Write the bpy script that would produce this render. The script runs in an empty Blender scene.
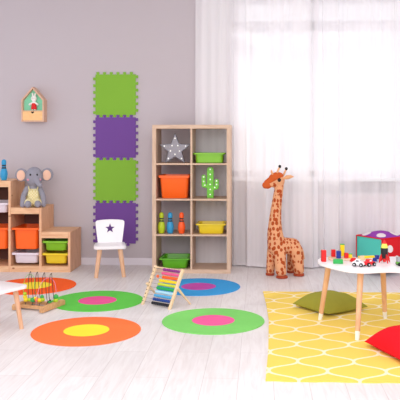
import bpy, bmesh, math, random
from mathutils import Vector, Matrix
R = math.radians
PI = math.pi
random.seed(7)
SC = bpy.context.scene
COL = SC.collection

# ------------------------------------------------------------------ camera
TH = R(2.4); FP = 715.0; CX = 230.0; HY = 139.0; EYE = 1.32
cam_d = bpy.data.cameras.new('camera')
cam = bpy.data.objects.new('camera', cam_d); COL.objects.link(cam)
cam_d.sensor_width = 36; cam_d.lens = FP/400*36
cam_d.shift_x = -(CX-200)/400; cam_d.shift_y = -(200-HY)/400
cam.location = (0, 0, EYE); cam.rotation_euler = (PI/2, 0, TH)
SC.camera = cam

# ------------------------------------------------------------------ light
SC.view_settings.view_transform = 'Standard'
SC.view_settings.look = 'None'
SC.view_settings.gamma = 1
SC.view_settings.exposure = 0.24
world = bpy.data.worlds.new('sky'); SC.world = world
world.use_nodes = True
bg = world.node_tree.nodes['Background']
bg.inputs[0].default_value = (0.95, 0.95, 1.0, 1); bg.inputs[1].default_value = 1.0

def area(name, loc, target, sx, sy, power, col=(1, 1, 1)):
    l = bpy.data.lights.new(name, 'AREA'); l.shape = 'RECTANGLE'; l.size = sx; l.size_y = sy
    l.energy = power; l.color = col
    o = bpy.data.objects.new(name, l); COL.objects.link(o); o.location = loc
    o.rotation_euler = (Vector(target)-Vector(loc)).to_track_quat('-Z', 'Y').to_euler()
    return o
sun_d = bpy.data.lights.new('sun', 'SUN'); sun_d.energy = 1.6; sun_d.angle = R(0.8); sun_d.color = (1, 0.96, 0.9)
sun = bpy.data.objects.new('sun', sun_d); COL.objects.link(sun); sun.location = (4, 12, 6)
_az, _el = R(40), R(37)
sun.rotation_euler = Vector((-math.sin(_az)*math.cos(_el), -math.cos(_az)*math.cos(_el), -math.sin(_el))).to_track_quat('-Z', 'Y').to_euler()
area('overhead_fill', (-0.3, 3.2, 2.85), (-0.3, 4.0, 0), 4.5, 3.5, 74, (1, 0.985, 0.98))  # unseen overhead fill, added to brighten the room
area('front_fill', (-0.8, -0.6, 2.3), (0.0, 7.2, 0.7), 3.5, 2.0, 80, (1, 0.98, 0.97))  # unseen soft fill, added behind the camera

# ------------------------------------------------------------------ helpers
def lin(c):
    o = []
    for v in c[:3]:
        v = v/255.0
        o.append(v/12.92 if v <= 0.04045 else ((v+0.055)/1.055)**2.4)
    return (o[0], o[1], o[2], 1)

def W(u, d, z=0.0):
    """u to the right of and d ahead of the camera -> room coordinates"""
    c, s = math.cos(TH), math.sin(TH)
    return Vector((u*c-d*s, u*s+d*c, z))
def F(px, py, z=0.0):
    d = FP*(EYE-z)/(py-HY); return W((px-CX)*d/FP, d, z)

_m = {}
def mat(name, rgb, rough=0.5, bump=0.0, bscale=200, spec=0.4, vary=0.0, vscale=8, emit=0.0):
    if name in _m: return _m[name]
    m = bpy.data.materials.new(name); m.use_nodes = True
    nt = m.node_tree; b = nt.nodes['Principled BSDF']
    b.inputs['Base Color'].default_value = lin(rgb)
    b.inputs['Roughness'].default_value = rough
    b.inputs['Specular IOR Level'].default_value = spec
    tc = nt.nodes.new('ShaderNodeTexCoord')
    nz = nt.nodes.new('ShaderNodeTexNoise'); nz.inputs['Scale'].default_value = vscale; nz.inputs['Detail'].default_value = 4
    nt.links.new(tc.outputs['Object'], nz.inputs['Vector'])
    hs = nt.nodes.new('ShaderNodeHueSaturation'); hs.inputs['Color'].default_value = lin(rgb)
    mr = nt.nodes.new('ShaderNodeMapRange')
    v = max(vary, 0.015)
    mr.inputs['To Min'].default_value = 1-v; mr.inputs['To Max'].default_value = 1+v
    nt.links.new(nz.outputs['Fac'], mr.inputs['Value']); nt.links.new(mr.outputs[0], hs.inputs['Value'])
    nt.links.new(hs.outputs[0], b.inputs['Base Color'])
    if bump:
        n2 = nt.nodes.new('ShaderNodeTexNoise'); n2.inputs['Scale'].default_value = bscale
        bp = nt.nodes.new('ShaderNodeBump'); bp.inputs['Strength'].default_value = bump; bp.inputs['Distance'].default_value = 0.002
        nt.links.new(tc.outputs['Object'], n2.inputs['Vector'])
        nt.links.new(n2.outputs['Fac'], bp.inputs['Height']); nt.links.new(bp.outputs[0], b.inputs['Normal'])
    if emit:
        b.inputs['Emission Color'].default_value = lin(rgb); b.inputs['Emission Strength'].default_value = emit
    _m[name] = m
    return m

def wood(name, rgb, dark, scale=(1, 1, 12), rough=0.5, knots=False):
    if name in _m: return _m[name]
    m = bpy.data.materials.new(name); m.use_nodes = True
    nt = m.node_tree; L = nt.links; b = nt.nodes['Principled BSDF']; b.inputs['Roughness'].default_value = rough
    b.inputs['Specular IOR Level'].default_value = 0.3
    tc = nt.nodes.new('ShaderNodeTexCoord'); mp = nt.nodes.new('ShaderNodeMapping'); mp.inputs['Scale'].default_value = scale
    L.new(tc.outputs['Object'], mp.inputs['Vector'])
    nz = nt.nodes.new('ShaderNodeTexNoise'); nz.inputs['Scale'].default_value = 7; nz.inputs['Detail'].default_value = 5; nz.inputs['Distortion'].default_value = 0.6
    L.new(mp.outputs[0], nz.inputs['Vector'])
    cr = nt.nodes.new('ShaderNodeValToRGB')
    cr.color_ramp.elements[0].position = 0.32; cr.color_ramp.elements[0].color = lin(dark)
    cr.color_ramp.elements[1].position = 0.62; cr.color_ramp.elements[1].color = lin(rgb)
    L.new(nz.outputs['Fac'], cr.inputs[0])
    out = cr.outputs[0]
    if knots:
        vo = nt.nodes.new('ShaderNodeTexVoronoi'); vo.inputs['Scale'].default_value = 5.5
        m2 = nt.nodes.new('ShaderNodeMapping'); m2.inputs['Scale'].default_value = (1, 1, 1.6)
        L.new(tc.outputs['Object'], m2.inputs['Vector']); L.new(m2.outputs[0], vo.inputs['Vector'])
        mr = nt.nodes.new('ShaderNodeMapRange'); mr.inputs['From Min'].default_value = 0.05; mr.inputs['From Max'].default_value = 0.11
        L.new(vo.outputs['Distance'], mr.inputs['Value'])
        mx = nt.nodes.new('ShaderNodeMixRGB'); mx.inputs[1].default_value = lin((150, 85, 50))
        L.new(mr.outputs[0], mx.inputs[0]); L.new(out, mx.inputs[2]); out = mx.outputs[0]
    L.new(out, b.inputs['Base Color'])
    _m[name] = m
    return m

def mesh_obj(name, bm, mats, parent=None, smooth=False, bevel=0.0, seg=2):
    if bevel:
        bmesh.ops.remove_doubles(bm, verts=bm.verts, dist=1e-6)
        es = [e for e in bm.edges if len(e.link_faces) == 2 and e.calc_face_angle(0) > R(35)]
        bmesh.ops.bevel(bm, geom=es, offset=bevel, segments=seg, affect='EDGES', profile=0.6, clamp_overlap=True)
    bmesh.ops.recalc_face_normals(bm, faces=bm.faces)
    me = bpy.data.meshes.new(name); bm.to_mesh(me); bm.free()
    if not isinstance(mats, (list, tuple)): mats = [mats]
    for m in mats: me.materials.append(m)
    for p in me.polygons: p.use_smooth = smooth
    if smooth:
        try: me.set_sharp_from_angle(angle=R(42))
        except Exception: pass
    o = bpy.data.objects.new(name, me); COL.objects.link(o)
    if parent is not None: o.parent = parent
    return o

def BM(): return bmesh.new()
def box(bm, x0, x1, y0, y1, z0, z1, mi=0, M=None):
    vs = [bm.verts.new((x, y, z)) for x in (x0, x1) for y in (y0, y1) for z in (z0, z1)]
    if M is not None:
        for v in vs: v.co = M @ v.co
    for f in ((0, 1, 3, 2), (4, 6, 7, 5), (0, 4, 5, 1), (2, 3, 7, 6), (0, 2, 6, 4), (1, 5, 7, 3)):
        bm.faces.new([vs[i] for i in f]).material_index = mi
    return vs
def prism(bm, pts, a, b, axis='z', mi=0, M=None):
    """outline pts (2-D) extruded from a to b along axis"""
    def P(p, t):
        if axis == 'z': v = Vector((p[0], p[1], t))
        elif axis == 'y': v = Vector((p[0], t, p[1]))
        else: v = Vector((t, p[0], p[1]))
        return M @ v if M is not None else v
    A = [bm.verts.new(P(p, a)) for p in pts]; B = [bm.verts.new(P(p, b)) for p in pts]
    n = len(pts)
    fs = [bm.faces.new(A), bm.faces.new(B[::-1])]
    for i in range(n):
        fs.append(bm.faces.new((A[i], B[i], B[(i+1) % n], A[(i+1) % n])))
    for f in fs: f.material_index = mi
def loft(bm, rings, cap0=True, cap1=True, mi=0, close=False):
    V = [[bm.verts.new(p) for p in r] for r in rings]; n = len(V[0])
    for i in range(len(V)-1):
        for k in range(n):
            f = bm.faces.new((V[i][k], V[i][(k+1) % n], V[i+1][(k+1) % n], V[i+1][k]))
            f.material_index = mi[i] if isinstance(mi, list) else mi
    m0 = mi[0] if isinstance(mi, list) else mi; m1 = mi[-1] if isinstance(mi, list) else mi
    if cap0: bm.faces.new(V[0][::-1]).material_index = m0
    if cap1: bm.faces.new(V[-1]).material_index = m1
def ring(r, z, n=20, cx=0, cy=0):
    return [Vector((cx+r*math.cos(2*PI*k/n), cy+r*math.sin(2*PI*k/n), z)) for k in range(n)]
def lathe(bm, prof, n=20, mi=0, M=None):
    rings = [[(M @ p if M is not None else p) for p in ring(max(r, 1e-4), z, n)] for r, z in prof]
    loft(bm, rings, mi=mi)
def frames(path):
    out = []; up = Vector((0, 0, 1)); prev = None
    for i, p in enumerate(path):
        t = (path[min(i+1, len(path)-1)]-path[max(i-1, 0)]).normalized()
        if prev is None:
            a = up if abs(t.dot(up)) < 0.9 else Vector((1, 0, 0)); nrm = (a-t*a.dot(t)).normalized()
        else: nrm = (prev-t*prev.dot(t)).normalized()
        prev = nrm; out.append((p, nrm, t.cross(nrm)))
    return out
def tube(bm, path, rad, n=10, mi=0):
    path = [Vector(p) for p in path]
    if not isinstance(rad, (list, tuple)): rad = [rad]*len(path)
    rings = []
    for (p, a, b), r in zip(frames(path), rad):
        rings.append([p+a*r*math.cos(2*PI*k/n)+b*r*math.sin(2*PI*k/n) for k in range(n)])
    loft(bm, rings, mi=mi)
def ball(bm, c, r, seg=14, rings=9, mi=0, rot=None):
    if not isinstance(r, (list, tuple)): r = (r, r, r)
    M = Matrix.Translation(c) @ (rot.to_4x4() if rot else Matrix()) @ Matrix.Diagonal((r[0], r[1], r[2], 1))
    pre = set(bm.faces)
    bmesh.ops.create_uvsphere(bm, u_segments=seg, v_segments=rings, radius=1, matrix=M)
    if mi:
        for f in bm.faces:
            if f not in pre: f.material_index = mi
def cap(bm, a, b, ra, rb, n=14):
    """tapered capsule for blobs"""
    a = Vector(a); b = Vector(b); tube(bm, [a, a.lerp(b, .5), b], [ra, (ra+rb)/2, rb], n); ball(bm, a, ra); ball(bm, b, rb)
def rrect(hx, hy, r, n=5):
    pts = []
    for cx, cy, a0 in ((hx-r, hy-r, 0), (-hx+r, hy-r, 90), (-hx+r, -hy+r, 180), (hx-r, -hy+r, 270)):
        for k in range(n+1):
            a = R(a0+90*k/n); pts.append((cx+r*math.cos(a), cy+r*math.sin(a)))
    return pts
def spline(pts, n=5, closed=True):
    out = []; m = len(pts)
    for i in range(m if closed else m-1):
        def g(k): return Vector(pts[k % m]) if closed else Vector(pts[min(max(k, 0), m-1)])
        p0, p1, p2, p3 = g(i-1), g(i), g(i+1), g(i+2)
        for k in range(n):
            t = k/n
            out.append(0.5*((2*p1)+(p2-p0)*t+(2*p0-5*p1+4*p2-p3)*t*t+(3*p1-p0-3*p2+p3)*t**3))
    if not closed: out.append(Vector(pts[-1]))
    return out
def blob(name, bm, m, parent, voxel=0.008, smooth=6):
    me = bpy.data.meshes.new('tmp'); bm.to_mesh(me); bm.free()
    t = bpy.data.objects.new('tmp', me); COL.objects.link(t)
    r = t.modifiers.new('r', 'REMESH'); r.mode = 'VOXEL'; r.voxel_size = voxel; r.use_smooth_shade = True
    s = t.modifiers.new('s', 'SMOOTH'); s.iterations = smooth; s.factor = 0.6
    dg = bpy.context.evaluated_depsgraph_get(); dg.update()
    me2 = bpy.data.meshes.new_from_object(t.evaluated_get(dg))
    bpy.data.objects.remove(t); bpy.data.meshes.remove(me)
    me2.name = name; me2.materials.clear(); me2.materials.append(m)
    for p in me2.polygons: p.use_smooth = True; p.material_index = 0
    o = bpy.data.objects.new(name, me2); COL.objects.link(o); o.parent = parent
    return o

def tag(o, label, cat, group=None):
    o['label'] = label; o['category'] = cat
    if group: o['group'] = group
    return o
def thing(name, label, cat, loc=(0, 0, 0), rz=0, group=None, rx=0):
    o = bpy.data.objects.new(name, None); COL.objects.link(o); o.empty_display_size = 0.05
    o.location = loc; o.rotation_euler = (rx, 0, rz)
    return tag(o, label, cat, group)
def struct(name, bm, m, **k):
    o = mesh_obj(name, bm, m, **k); o['kind'] = 'structure'; return o
def kids(o): return [c for c in COL.objects if c.parent == o]
def dup(root, loc, rz=None, label=None):
    r = root.copy(); COL.objects.link(r); r.location = loc
    if rz is not None: r.rotation_euler[2] = rz
    if label: r['label'] = label
    for ch in kids(root):
        c = ch.copy(); COL.objects.link(c); c.parent = r
        for g in kids(ch):
            d = g.copy(); COL.objects.link(d); d.parent = c
    return r

# ------------------------------------------------------------------ materials of the room
WALL_Y = 7.445
def wall_mat():
    m = mat('wall_paint', (193, 184, 189), 0.9, bump=0.05, bscale=60, spec=0.1, vary=0.015, vscale=1.5); return m
def floor_mat():
    m = bpy.data.materials.new('laminate'); m.use_nodes = True
    nt = m.node_tree; L = nt.links; b = nt.nodes['Principled BSDF']
    b.inputs['Roughness'].default_value = 0.42; b.inputs['Specular IOR Level'].default_value = 0.35
    tc = nt.nodes.new('ShaderNodeTexCoord')
    rt = nt.nodes.new('ShaderNodeMapping'); rt.inputs['Rotation'].default_value = (0, 0, PI/2); rt.inputs['Location'].default_value = (0.1, 0.12, 0)
    L.new(tc.outputs['Object'], rt.inputs['Vector'])
    br = nt.nodes.new('ShaderNodeTexBrick')
    br.inputs['Scale'].default_value = 1; br.inputs['Brick Width'].default_value = 1.28; br.inputs['Row Height'].default_value = 0.193
    br.inputs['Mortar Size'].default_value = 0.0022; br.inputs['Mortar Smooth'].default_value = 0.3; br.offset = 0.37
    br.inputs['Color1'].default_value = lin((224, 219, 219)); br.inputs['Color2'].default_value = lin((230, 226, 226))
    br.inputs['Mortar'].default_value = lin((206, 199, 199)); br.inputs['Bias'].default_value = 0.0
    L.new(rt.outputs[0], br.inputs['Vector'])
    mp = nt.nodes.new('ShaderNodeMapping'); mp.inputs['Scale'].default_value = (14, 1.4, 1); L.new(tc.outputs['Object'], mp.inputs['Vector'])
    nz = nt.nodes.new('ShaderNodeTexNoise'); nz.inputs['Scale'].default_value = 2.2; nz.inputs['Detail'].default_value = 6; nz.inputs['Distortion'].default_value = 1.2
    L.new(mp.outputs[0], nz.inputs['Vector'])
    cr = nt.nodes.new('ShaderNodeValToRGB'); cr.color_ramp.elements[0].position = 0.3; cr.color_ramp.elements[0].color = lin((236, 231, 230))
    cr.color_ramp.elements[1].position = 0.6; cr.color_ramp.elements[1].color = (1, 1, 1, 1)
    L.new(nz.outputs['Fac'], cr.inputs[0])
    mx = nt.nodes.new('ShaderNodeMixRGB'); mx.blend_type = 'MULTIPLY'; mx.inputs[0].default_value = 0.6
    L.new(br.outputs['Color'], mx.inputs[1]); L.new(cr.outputs[0], mx.inputs[2]); L.new(mx.outputs[0], b.inputs['Base Color'])
    return m
M_wall = wall_mat(); M_floor = floor_mat()
M_white = mat('white_paint', (238, 234, 236), 0.45, spec=0.3)
M_trim = mat('trim_white', (226, 220, 228), 0.5, spec=0.3)
M_pvc = mat('pvc_white', (236, 236, 240), 0.35)

# ------------------------------------------------------------------ structure
WX0, WX1, WZ0, WZ1 = -0.30, 2.55, 0.915, 2.85          # window opening
LX, RX, TOP = -4.2, 4.2, 3.0
b = BM(); box(b, LX, RX, -1.5, WALL_Y+0.35, -0.1, 0); struct('floor', b, M_floor)
b = BM(); box(b, LX, RX, 0.6, WALL_Y+0.3, TOP, TOP+0.1); struct('ceiling', b, mat('ceiling_paint', (240, 238, 240), 0.9))
NX0 = 0.22
b = BM()
box(b, LX, WX0, WALL_Y, WALL_Y+0.3, 0, TOP); struct('wall_back', b, M_wall)
b = BM(); box(b, WX1, RX, WALL_Y, WALL_Y+0.3, 0, TOP); struct('wall_back_right', b, M_wall)
b = BM(); box(b, WX0, WX1, WALL_Y, WALL_Y+0.3, WZ1, TOP); struct('wall_back_top', b, M_wall)
b = BM(); box(b, WX0, WX1, WALL_Y+0.14, WALL_Y+0.3, 0, WZ0-0.035)           # recessed wall under the window
struct('wall_recess', b, M_wall)
b = BM(); box(b, LX, WX0, WALL_Y-0.014, WALL_Y, 0, 0.075); struct('baseboard_back', b, M_trim, bevel=0.004)
b = BM(); box(b, WX0, WX1, WALL_Y, WALL_Y+0.2, WZ0-0.035, WZ0); struct('trim_1', b, M_pvc, bevel=0.004)
b = BM()                                                            # window frame
y0, y1 = WALL_Y+0.2, WALL_Y+0.27
def wfr(x0, x1, z0, z1): box(b, x0, x1, y0, y1, z0, z1)
wfr(WX0, WX1, WZ0-0.03, WZ0+0.07); wfr(WX0, WX1, 2.76, WZ1); wfr(WX0, WX0+0.07, WZ0, WZ1); wfr(WX1-0.07, WX1, WZ0, WZ1)
wfr(0.52, 0.62, WZ0, WZ1); wfr(1.55, 1.65, WZ0, WZ1); wfr(WX0, WX1, 2.47, 2.58)
wfr(-0.11, -0.08, WZ0, 2.5)
win = struct('window_1', b, M_pvc, bevel=0.004)
g = bpy.data.materials.new('glass'); g.use_nodes = True
gn = g.node_tree; gn.nodes.clear(); go = gn.nodes.new('ShaderNodeOutputMaterial'); gm = gn.nodes.new('ShaderNodeMixShader')
gt = gn.nodes.new('ShaderNodeBsdfTransparent'); gg = gn.nodes.new('ShaderNodeBsdfGlossy'); gg.inputs['Roughness'].default_value = 0.02
gm.inputs[0].default_value = 0.05; gn.links.new(gt.outputs[0], gm.inputs[1]); gn.links.new(gg.outputs[0], gm.inputs[2]); gn.links.new(gm.outputs[0], go.inputs[0])
b = BM(); box(b, WX0+0.03, WX1-0.03, WALL_Y+0.232, WALL_Y+0.238, WZ0+0.02, WZ1-0.02); mesh_obj('pane', b, g, parent=win)

# ------------------------------------------------------------------ sheer curtains
cm = bpy.data.materials.new('sheer_voile'); cm.use_nodes = True
cn = cm.node_tree; cn.nodes.clear(); co = cn.nodes.new('ShaderNodeOutputMaterial')
mx1 = cn.nodes.new('ShaderNodeMixShader'); mx2 = cn.nodes.new('ShaderNodeMixShader')
tp = cn.nodes.new('ShaderNodeBsdfTransparent'); tl = cn.nodes.new('ShaderNodeBsdfTranslucent'); df = cn.nodes.new('ShaderNodeBsdfDiffuse')
tl.inputs[0].default_value = (0.95, 0.93, 0.95, 1); df.inputs[0].default_value = (0.985, 0.955, 0.985, 1)
mx1.inputs[0].default_value = 0.80; cn.links.new(tl.outputs[0], mx1.inputs[1]); cn.links.new(df.outputs[0], mx1.inputs[2])
tcn = cn.nodes.new('ShaderNodeTexCoord'); mpn = cn.nodes.new('ShaderNodeMapping'); mpn.inputs['Scale'].default_value = (3.2, 1, 0.08)
nzn = cn.nodes.new('ShaderNodeTexNoise'); nzn.inputs['Scale'].default_value = 3; nzn.inputs['Detail'].default_value = 1.5; mrn = cn.nodes.new('ShaderNodeMapRange'); mrn.inputs['From Min'].default_value = 0.32; mrn.inputs['From Max'].default_value = 0.66
mrn.inputs['To Min'].default_value = 0.66; mrn.inputs['To Max'].default_value = 0.93
cn.links.new(tcn.outputs['Object'], mpn.inputs[0]); cn.links.new(mpn.outputs[0], nzn.inputs['Vector']); cn.links.new(nzn.outputs['Fac'], mrn.inputs['Value'])
cn.links.new(mrn.outputs[0], mx2.inputs[0]); cn.links.new(tp.outputs[0], mx2.inputs[1]); cn.links.new(mx1.outputs[0], mx2.inputs[2])
cn.links.new(mx2.outputs[0], co.inputs[0])
def sstep(a, b_, x):
    t = min(max((x-a)/(b_-a), 0), 1); return t*t*(3-2*t)
def curtain_y(x):
    return 7.418-0.105*sstep(-0.22, 0.0, x)+0.09*sstep(0.75, 1.1, x)
def curtain(x0, x1, seed, label, off=0.0):
    rnd = random.Random(seed); n = int((x1-x0)/0.008); zs = [0.012, 0.05, 0.3, 0.8, 1.4, 2.0, 2.6, 2.98]
    ph = [rnd.uniform(0, 2*PI) for _ in range(6)]
    bm = BM(); rows = []
    for z in zs:
        row = []
        for i in range(n+1):
            s = x0+(x1-x0)*i/n
            # pleats wander a little; some double back on themselves
            w = 2*PI*s/0.19+1.3*math.sin(2*PI*s/0.9+ph[0])+0.8*math.sin(2*PI*s/0.47+ph[1])+0.12*z
            amp = 0.55+0.45*math.sin(2*PI*s/0.7+ph[2]+0.3*z)
            base = curtain_y(s)+off
            a = 0.009 if base > 7.40 else 0.02
            x = s+0.03*amp*math.sin(w)*(0.8+0.2*z/3)
            y = base+a*math.cos(w)*(0.5+0.5*amp)+0.003*math.sin(3.1*w+ph[3])
            row.append(bm.verts.new((x, y, z)))
        rows.append(row)
    for j in range(len(rows)-1):
        for i in range(n):
            bm.faces.new((rows[j][i], rows[j][i+1], rows[j+1][i+1], rows[j+1][i]))
    o = mesh_obj('sheer_curtain', bm, cm, smooth=False)
    for p in o.data.polygons: p.use_smooth = True
    hb = BM()                                                       # weighted hem
    for i in range(n):
        a = rows_co(o, i, n, 0); c = rows_co(o, i+1, n, 0)
        d = rows_co(o, i+1, n, 1); e = rows_co(o, i, n, 1)
        dy = Vector((0, -0.0015, 0))
        hb.faces.new([hb.verts.new(v+dy) for v in (a, c, d, e)])
    h = mesh_obj('hem', hb, cm, parent=o)
    tag(o, label, 'curtain', 'sheer white curtains over the window')
    return o
def rows_co(o, i, n, j): return o.data.vertices[j*(n+1)+i].co.copy()
curtain(-0.66, 0.60, 3, 'sheer white curtain on the left, running down behind the tall cube shelf and the giraffe')
curtain(0.56, 2.7, 9, off=0.05, label= 'sheer white curtain on the right, hanging behind the table and the spotted pouf')

# radiator behind the curtain
t = thing('radiator', 'pale panel radiator behind the right-hand sheer curtain under the window', 'radiator', (1.38, WALL_Y+0.075, 0.25))
b = BM()
box(b, -1.05, 1.05, -0.04, 0.0, 0, 0.5)
for k in range(42): box(b, -1.03+k*0.05, -1.005+k*0.05, -0.046, -0.04, 0.03, 0.47)
mesh_obj('panel', b, mat('radiator_white', (240, 226, 228), 0.4), t)
b = BM(); box(b, -1.05, 1.05, -0.04, 0.06, 0.5, 0.512); mesh_obj('grille', b, M_pvc, t)
for sx in (-0.8, 0.8):
    b = BM(); box(b, sx-0.02, sx+0.02, 0.0, 0.065, 0.1, 0.4); mesh_obj('bracket', b, M_pvc, t)

# ------------------------------------------------------------------ rugs
def disc(name_label, px, py, outer, inner, group):
    p = F(px, py); b = BM(); r1, r2 = 0.155, 0.3715
    n = 64
    loft(b, [ring(r2-0.002, 0, n), ring(r2, 0.003, n), ring(r2-0.002, 0.006, n)], cap1=False)
    A = ring(r2-0.002, 0.006, n); B = ring(r1, 0.006, n)
    loft(b, [A, B], cap0=False, cap1=False, mi=0)
    loft(b, [B, ring(0.02, 0.006, n)], cap0=False, cap1=True, mi=1)
    bmesh.ops.remove_doubles(b, verts=b.verts, dist=1e-5)
    o = mesh_obj('round_mat', b, [outer, inner]); o.location = p
    tag(o, name_label, 'mat', group)
def braid(name, rgb):
    """spiral-stitched cord mat"""
    m = mat(name, rgb, 0.85, spec=0.15, vary=0.03, vscale=30)
    nt = m.node_tree; L = nt.links; tc = nt.nodes.new('ShaderNodeTexCoord'); wv = nt.nodes.new('ShaderNodeTexWave')
    wv.wave_type = 'RINGS'; wv.rings_direction = 'Z'; wv.inputs['Scale'].default_value = 38; wv.inputs['Distortion'].default_value = 0.3
    bp = nt.nodes.new('ShaderNodeBump'); bp.inputs['Strength'].default_value = 0.35; bp.inputs['Distance'].default_value = 0.003
    L.new(tc.outputs['Object'], wv.inputs['Vector']); L.new(wv.outputs['Fac'], bp.inputs['Height']); L.new(bp.outputs[0], nt.nodes['Principled BSDF'].inputs['Normal'])
    return m
GR = 'round two-colour mats on the floor'
disc('round green mat with pink centre, between the abacus and the yellow rug', 213.3, 321.0, braid('cord_green', (128, 210, 108)), braid('cord_pink', (242, 100, 160)), GR)
disc('round orange mat with yellow centre, the front one nearest the camera', 86.5, 331.0, braid('cord_orange', (255, 122, 66)), braid('cord_yellow', (255, 228, 62)), GR)
disc('round green mat with pink centre, beside the bead maze and left of the abacus', 97.5, 301.0, braid('cord_green_deep', (98, 200, 78)), braid('cord_rose', (232, 88, 150)), GR)
disc('round orange mat with yellow centre, behind the bead maze, near the pine unit', 34, 286.0, braid('cord_orange_deep', (250, 98, 40)), braid('cord_yellow', (255, 228, 62)), GR)
disc('round blue mat with magenta centre, in front of the tall cube shelf', 198.6, 287.0, braid('cord_blue', (60, 156, 218)), braid('cord_magenta', (190, 78, 166)), GR)

# yellow rug with an ogee lattice
rm = bpy.data.materials.new('ogee_rug'); rm.use_nodes = True
nt = rm.node_tree; L = nt.links; pb = nt.nodes['Principled BSDF']; pb.inputs['Roughness'].default_value = 0.9; pb.inputs['Specular IOR Level'].default_value = 0.1
tc = nt.nodes.new('ShaderNodeTexCoord'); sp = nt.nodes.new('ShaderNodeSeparateXYZ'); L.new(tc.outputs['Object'], sp.inputs[0])
def MN(op, a, b_=None, c=None):
    n = nt.nodes.new('ShaderNodeMath'); n.operation = op
    for i, v in enumerate((a, b_, c)):
        if v is None: continue
        if isinstance(v, (int, float)): n.inputs[i].default_value = v
        else: L.new(v, n.inputs[i])
    return n.outputs[0]
PX, PY = 0.33, 0.352
vx = MN('MULTIPLY', MN('SUBTRACT', sp.outputs[0], MN('MULTIPLY', sp.outputs[1], 0.035)), 2/PX); vy = MN('MULTIPLY', sp.outputs[1], 2*PI/PY)
a_ = MN('PINGPONG', vx, 1.0)
s0_ = MN('MULTIPLY', MN('SUBTRACT', 1.0, MN('COSINE', vy)), 0.5)
s_ = MN('ADD', MN('MULTIPLY', MN('SMOOTHSTEP' if False else 'MULTIPLY', MN('MULTIPLY', s0_, s0_), MN('SUBTRACT', 3.0, MN('MULTIPLY', s0_, 2.0))), 0.6), MN('MULTIPLY', s0_, 0.4))
dist = MN('MULTIPLY', MN('ABSOLUTE', MN('SUBTRACT', a_, s_)), PX/2)
slope = MN('MULTIPLY', MN('SINE', vy), 1.3*PX/2*PI/PY)
nrm = MN('SQRT', MN('ADD', MN('MULTIPLY', slope, slope), 1.0))
dd = MN('DIVIDE', dist, nrm)
mr = nt.nodes.new('ShaderNodeMapRange'); mr.inputs['From Min'].default_value = 0.0075; mr.inputs['From Max'].default_value = 0.0095; L.new(dd, mr.inputs['Value'])
mx = nt.nodes.new('ShaderNodeMixRGB'); mx.inputs[1].default_value = lin((246, 232, 196)); mx.inputs[2].default_value = lin((240, 208, 100)); L.new(mr.outputs[0], mx.inputs[0])
nz = nt.nodes.new('ShaderNodeTexNoise'); nz.inputs['Scale'].default_value = 220; L.new(tc.outputs['Object'], nz.inputs['Vector'])
m3 = nt.nodes.new('ShaderNodeMixRGB'); m3.blend_type = 'MULTIPLY'; m3.inputs[0].default_value = 0.25; L.new(mx.outputs[0], m3.inputs[1]); L.new(nz.outputs['Fac'], m3.inputs[2])
L.new(mx.outputs[0], pb.inputs['Base Color'])
bp = nt.nodes.new('ShaderNodeBump'); bp.inputs['Strength'].default_value = 0.3; bp.inputs['Distance'].default_value = 0.002
L.new(nz.outputs['Fac'], bp.inputs['Height']); L.new(bp.outputs[0], pb.inputs['Normal'])
b = BM(); ox, oy = 0.0515, 4.065
nx_, ny_ = 30, 42; X0, X1, Y0, Y1 = 0.030, 1.66, 3.895, 6.17
RUGZ = 0.007
def edge_wave(s): return 0.004*math.sin(5.1*s+1)+0.003*math.sin(11*s)
def left_bow(y):
    K = [(3.89, 0.0), (4.47, .022), (5.2, .034), (5.7, .02), (6.18, -.004)]
    for (a, p), (c, q) in zip(K, K[1:]):
        if y <= c: return p+(q-p)*(y-a)/(c-a)
    return K[-1][1]
G = [[b.verts.new((X0+(X1-X0)*i/nx_+left_bow(Y0+(Y1-Y0)*j/ny_)*(1-i/nx_)**4-ox, Y0+(Y1-Y0)*j/ny_+(edge_wave(i*.2) if j in (0, ny_) else 0)-oy, RUGZ)) for i in range(nx_+1)] for j in range(ny_+1)]
for j in range(ny_):
    for i in range(nx_): b.faces.new((G[j][i], G[j][i+1], G[j+1][i+1], G[j+1][i]))
r_ = bmesh.ops.extrude_face_region(b, geom=list(b.faces))
for e in r_['geom']:
    if isinstance(e, bmesh.types.BMVert): e.co.z = 0.0
rug = mesh_obj('yellow_rug', b, rm); rug.location = (ox, oy, 0)
tag(rug, 'yellow rug with cream ogee lattice, under the white table on the right', 'rug')

# ------------------------------------------------------------------ puzzle mats on the wall
def puzzle(cx, cz, m, label):
    c, dep, n = 0.2120, 0.0245, 6
    pitch = 2*c/n
    def side(k, invert):        # along +x on top side, returns (s, h)
        pts = []
        for i in range(n):
            a0 = -c+pitch*i; o = pitch*0.25
            if invert:
                a0 += pitch*0.5
                if i == n-1: break
            lo, hi = a0+o*0.55, a0+pitch*0.55
            pts += [(lo+0.006, 0), (lo-0.001, dep*0.45), (lo, dep), (hi, dep), (hi+0.001, dep*0.45), (hi-0.006, 0)]
        return pts
    P = []
    P += [(-c, c)]+[(s, c+h) for s, h in side(0, False)]+[(c, c)]
    P += [(c+h, -s) for s, h in side(1, False)]+[(c, -c)]
    P += [(s, -c-h) for s, h in side(2, True)][::-1]+[(-c, -c)]
    P += [(-c-h, s) for s, h in side(3, False)]
    Q = []
    for p in P:
        if not Q or (Vector(p)-Vector(Q[-1])).length > 1e-5: Q.append(p)
    b = BM(); prism(b, Q, -0.013, 0, 'y')
    o = mesh_obj('puzzle_mat', b, m); o.location = (cx, WALL_Y, cz)
    tag(o, label, 'foam mat', 'foam puzzle mats up the wall')
M_pg = mat('foam_green', (130, 180, 62), 0.8, spec=0.15, bump=0.2, bscale=120); M_pp = mat('foam_purple', (114, 76, 150), 0.8, spec=0.15, bump=0.2, bscale=120)
pxm = W((116.3-CX)*7.53/FP, 7.53).x
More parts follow.
